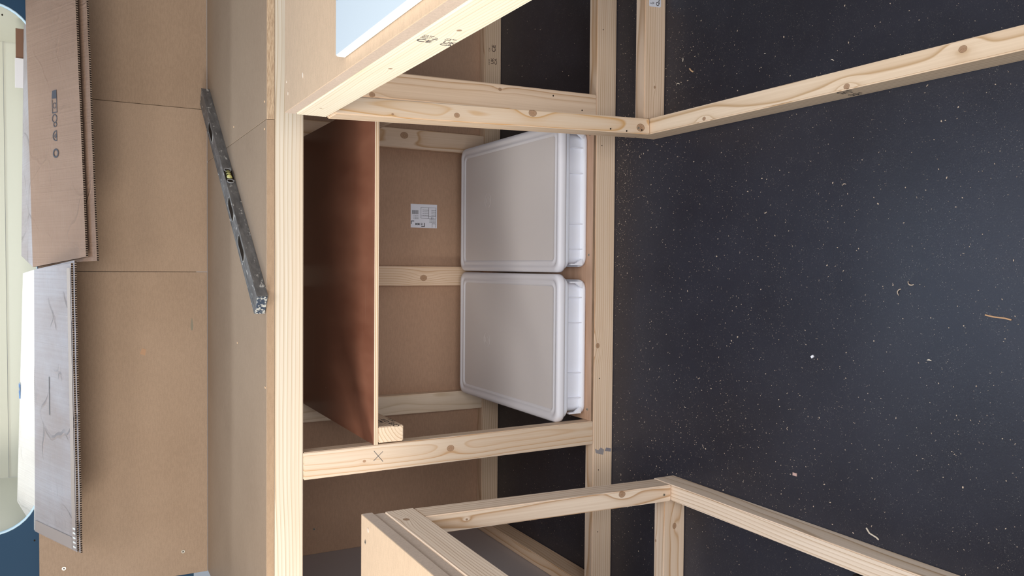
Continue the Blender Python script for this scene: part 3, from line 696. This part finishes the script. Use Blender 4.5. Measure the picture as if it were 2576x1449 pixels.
def s3(bm): ringbm(bm, .0, -.008, .0135, .0025, a0=0, a1=180, ry=1.5); rect(bm, -.014, -.0095, .014, -.007); rect(bm, -.001, -.007, .001, .006); ringbm(bm, .0, -.002, .005, .0015)
def s4(bm): ringbm(bm, 0, 0, .0105, .0045, ry=1.25)
sym('handling_symbol', .432, s1); sym('handling_symbol', .382, s2); sym('handling_symbol', .340, s3); sym('handling_symbol', .292, s4)
lb = empty('cardboard_box', (-.4, .9, 1.40), 'flattened pale creased cardboard box over the window sill, bright and taped along its edge', 'cardboard box')
g1 = sheet('flap', (-.7705, .872, 1.3985), (-.018, .872, 1.3965), (.0015, .612, 1.3045), (-.7665, .612, 1.2935), .0052, [M_CARD2, M_FLUTE], lb, .0009, 7, 40, 10)
sheet('inner_flap', (-.7700, .868, 1.3905), (-.016, .868, 1.3895), (.0090, .606, 1.2970), (-.7680, .606, 1.2850), .0050, [M_CARD2, M_FLUTE], lb, .0015, 8)
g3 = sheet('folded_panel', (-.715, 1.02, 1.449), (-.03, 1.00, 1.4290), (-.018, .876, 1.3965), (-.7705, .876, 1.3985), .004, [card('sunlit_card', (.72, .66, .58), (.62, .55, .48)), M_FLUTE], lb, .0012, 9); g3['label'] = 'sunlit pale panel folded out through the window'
FL = [V(p) for p in ((-.7705, .872, 1.3985), (-.018, .872, 1.3965), (.0015, .612, 1.3045), (-.7665, .612, 1.2935))]
mt = plain('clear_tape', (.36, .29, .25), .35, .5)
decal('tape_strip', FL, .004, .905, .985, .985, mt, g1, 60, 3, .0016)['label'] = 'shiny tape strip'
decal('tape_strip', FL, .003, .03, .045, .90, mt, g1, 4, 20, .0016)['label'] = 'shiny tape strip'
for k in range(5): decal('staple_strip', FL, .012+k*.016, .93, .0185+k*.016, .99, plain('white_strip', (.70, .68, .64), .5), g1, 2, 2, .0024)
decal('pen_line', FL, .46, .40, .60, .413, M_INKG, g1, 12, 1, .0015)
bm = bmesh.new()
rnd = random.Random(3)
for i in range(16): rect(bm, rnd.uniform(0, .04), rnd.uniform(-.008, .008), rnd.uniform(.0, .05), rnd.uniform(-.008, .008))
link('blue_print', bm, plain('faded_blue_print', (.12, .22, .40), .7), frame((-.405, 1.008, 1.4400), (1, 0, 0), (0, 1, .35)), lb)
# loose pieces standing in the window
b3 = box('cardboard_piece', (.612, 1.035, 1.378), (.70, 1.039, 1.445), [plain('dark_brown_card', (.17, .085, .05), .8)], bevel=.0005)  # one even dark brown over the whole card
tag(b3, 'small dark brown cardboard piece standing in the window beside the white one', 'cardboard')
b4 = box('cardboard_piece', (.523, 1.030, 1.378), (.611, 1.034, 1.447), [plain('white_card', (.62, .58, .55), .8)], bevel=.0005)
tag(b4, 'small white torn-edged card standing in the window beside the dark brown one', 'cardboard')

# ================================================================== SAWDUST AND SHAVINGS
rnd = random.Random(77)
def in_timber(x, y):
    return (abs(y-.019) < .022 and x > -.911) or abs(x-.3478) < .024 and y < -.16 or abs(x+.529) < .023 and y < -.255 or \
        (-.21 < y < -.165 and x > .36) or (-.307 < y < -.262 and x < -.545) or (y > .674) or (x < -.87 and y > .03) or (-.42 < x < .41 and .0 < y < .68)
bm = bmesh.new()
def chip(bm, x, y, s, z=0.0003, asp=None):
    a = rnd.uniform(0, 6.28); asp = asp or rnd.uniform(.25, .8); k = rnd.randint(4, 6); h = rnd.uniform(.0002, .0008)+s*.15
    pts = []
    for i in range(k):
        t = 6.283*i/k+rnd.uniform(-.3, .3); px, py = s*math.cos(t)*rnd.uniform(.6, 1), s*asp*math.sin(t)*rnd.uniform(.6, 1)
        pts.append((x+px*math.cos(a)-py*math.sin(a), y+px*math.sin(a)+py*math.cos(a)))
    prism(bm, pts, z, z+h)
cl = [(.33, -.10, .10, .09), (.20, -.05, .12, .03), (.3, -.03, .25, .02), (.60, -.08, .35, .05), (.05, -.45, .25, .2), (-.12, -.40, .22, .25), (-.25, -.60, .25, .25), (.10, -.30, .2, .15),
      (-.40, -.35, .12, .15), (-.43, -.55, .08, .2), (-.30, -.25, .15, .15), (-.15, -.85, .3, .3), (.2, -.7, .15, .3), (.48, -.25, .12, .05), (.5, -.3, .2, .2), (-.3, -1.0, .3, .2), (0, -.012, .5, .02), (-.62, .09, .15, .05), (-.75, -.1, .2, .08)]
cnt = 0
while cnt < 5200:
    if rnd.random() < .62:
        c = rnd.choice(cl); x, y = rnd.gauss(c[0], c[2]), rnd.gauss(c[1], c[3])
    else: x, y = rnd.uniform(-.8, .9), rnd.uniform(-1.35, .0)
    if in_timber(x, y) or y < -1.5: continue
    chip(bm, x, y, min(.0026, .00042+rnd.expovariate(1/.00042))); cnt += 1
for i in range(60):
    x, y = rnd.uniform(.42, 1.0), rnd.uniform(.05, .66)
    if not in_timber(x, y): chip(bm, x, y, rnd.uniform(.0007, .0022))
for i in range(700):   # drift against the front floor rail, left
    x, y = rnd.gauss(-.69, .07), .041+abs(rnd.gauss(0, .022))
    if x > -.86: chip(bm, x, y, rnd.uniform(.0005, .0014))
for i in range(150):
    x, y = rnd.uniform(-.86, -.50), rnd.uniform(.05, .66); chip(bm, x, y, rnd.uniform(.0005, .0013))
tag(link('sawdust', bm, M_SHAV), 'fine sawdust and tiny pine chips scattered over the black floor', 'sawdust', kind='stuff')
def flake(x, y, r, label, mat):
    bm = bmesh.new(); n = 9; prev = None; w_ = r*.42; bend = rnd.uniform(1.0, 2.6); ang = rnd.uniform(0, 6.28)
    for i in range(n+1):
        t = i/n; th = bend*(t-.5); p = V((r*math.sin(th)*1.3, r*(1-math.cos(th))*1.2, .0004+.0016*math.sin(3.14*t)))
        wd = w_*(.45+.55*math.sin(3.14*min(.95, max(.08, t)))+rnd.uniform(-.15, .15)); nv = V((-math.sin(th), math.cos(th), .25))*wd*.5
        q = [bm.verts.new(p-nv), bm.verts.new(p+nv), bm.verts.new(p+nv+V((0, 0, .0005))), bm.verts.new(p-nv+V((0, 0, .0005)))]
        if prev:
            for k in range(4): bm.faces.new((prev[k], prev[(k+1) % 4], q[(k+1) % 4], q[k]))
        else: bm.faces.new(q[::-1])
        prev = q
    bm.faces.new(prev); bmesh.ops.recalc_face_normals(bm, faces=bm.faces)
    return tag(link('wood_shaving', bm, mat, Matrix.Translation((x, y, .0002)) @ Matrix.Rotation(ang, 4, 'Z')), label, 'shaving')
for x, y, r, lab in ((-.0377, -.871, .0062, 'thick curled shaving, first of the close pair in the middle of the open floor'), (-.025, -.8944, .0065, 'S-shaped shaving, nearer the camera of the close pair mid floor'),
                     (-.1544, -.9339, .0062, 'crumpled pale shaving on the open floor left of the long straight splinter'), (.5055, -.2769, .0055, 'curled shaving on the floor close to the cross rail inside the right bench'),
                     (.4608, -.5408, .0030, 'tiny shaving in the middle of the floor inside the right bench'), (.4519, -.2574, .0065, 'crescent tan shaving at the corner of the right bench rails'),
                     (.4097, -.7176, .0048, 'hook-shaped lone shaving just inside the right bottom rail'), (.165, -.75, .0050, 'small shaving on the open floor beside the stamped right bottom rail'),
                     (-.33, -.62, .0040, 'small shaving between the pinkish offcut and the white crumb'), (.29, -.11, .0050, 'shaving on the floor below the foot of the knotty near post'),
                     (.12, -.55, .0038, 'small pale shaving in the sparse area before the right crate'), (-.335, -.30, .0040, 'small shaving on the floor below the pine rail, right of the left bench')):
    flake(x, y, r*.78, lab, rnd.choice((M_SHAV, M_WSHAV)))
def splinter(pts, w_, label, mat):
    bm = bmesh.new(); prev = None
    for i, p in enumerate(pts):
        p = V((p[0], p[1], .001)); nx_ = V(pts[min(i+1, len(pts)-1)])-V(pts[max(i-1, 0)]); nx_ = V((-nx_.y, nx_.x, 0)).normalized()*w_
        q = [bm.verts.new(p+nx_), bm.verts.new(p-nx_), bm.verts.new(p-nx_+V((0, 0, .0014))), bm.verts.new(p+nx_+V((0, 0, .0014)))]
        if prev:
            for k in range(4): bm.faces.new((prev[k], prev[(k+1) % 4], q[(k+1) % 4], q[k]))
        else: bm.faces.new(q[::-1])
        prev = q
    bm.faces.new(prev); bmesh.ops.recalc_face_normals(bm, faces=bm.faces)
    return tag(link('wood_splinter', bm, mat), label, 'splinter')
splinter([(-.071, -1.031, 0), (-.0735, -1.045, 0), (-.0745, -1.062, 0), (-.0765, -1.073, 0)], .0011, 'long straight orange brown wood splinter alone on the open floor', plain('orange_splinter', (.52, .31, .17), .7))
splinter([(-.482, -.815, 0), (-.490, -.822, 0), (-.4935, -.837, 0), (-.4965, -.842, 0)], .0012, 'bent pale wood splinter on the floor beside the left bottom rail', M_WSHAV)
splinter([(.4795, -.300, 0), (.473, -.306, 0), (.469, -.313, 0)], .0015, 'short brown wood splinter on the floor behind the right bottom rail', plain('brown_splinter', (.55, .35, .2), .8))
bm = bmesh.new(); rect(bm, -.003, -.005, .003, .005, .0008); tag(link('pink_chip', bm, plain('pinkish_chip', (.60, .40, .35), .8), Matrix.Translation((-.4208, -.6416, .001))), 'pinkish rectangular wood offcut on the floor near the left bench rail', 'wood chip')
bm = bmesh.new(); boxbm(.0045, .0055, .003, bm); tag(link('white_crumb', bm, plain('white_crumb', (.95, .95, 1), .4), Matrix.Translation((-.1741, -.6821, .0018)) @ Matrix.Rotation(.6, 4, 'Z')), 'bright white crumb on the middle of the black floor', 'crumb')
# dark brown rough piece just inside the left bench
bm = bmesh.new(); bmesh.ops.create_grid(bm, x_segments=10, y_segments=10, size=.5)
for v in bm.verts: v.co = V((v.co.x*.13, v.co.y*.12, .008+.008*rnd.random()))
r_ = bmesh.ops.extrude_face_region(bm, geom=list(bm.faces))
for v in [g for g in r_['geom'] if isinstance(g, bmesh.types.BMVert)]: v.co.z = .0005
bmesh.ops.recalc_face_normals(bm, faces=bm.faces)
tag(link('leather_scrap', bm, mdf('dark_rough_scrap', (.055, .038, .028), (.02, .016, .014), seed=30, rough=.7), Matrix.Translation((-.640, -.855, 0)), smooth=True), 'dark brown rough scrap on the floor inside the left bench frame', 'scrap')
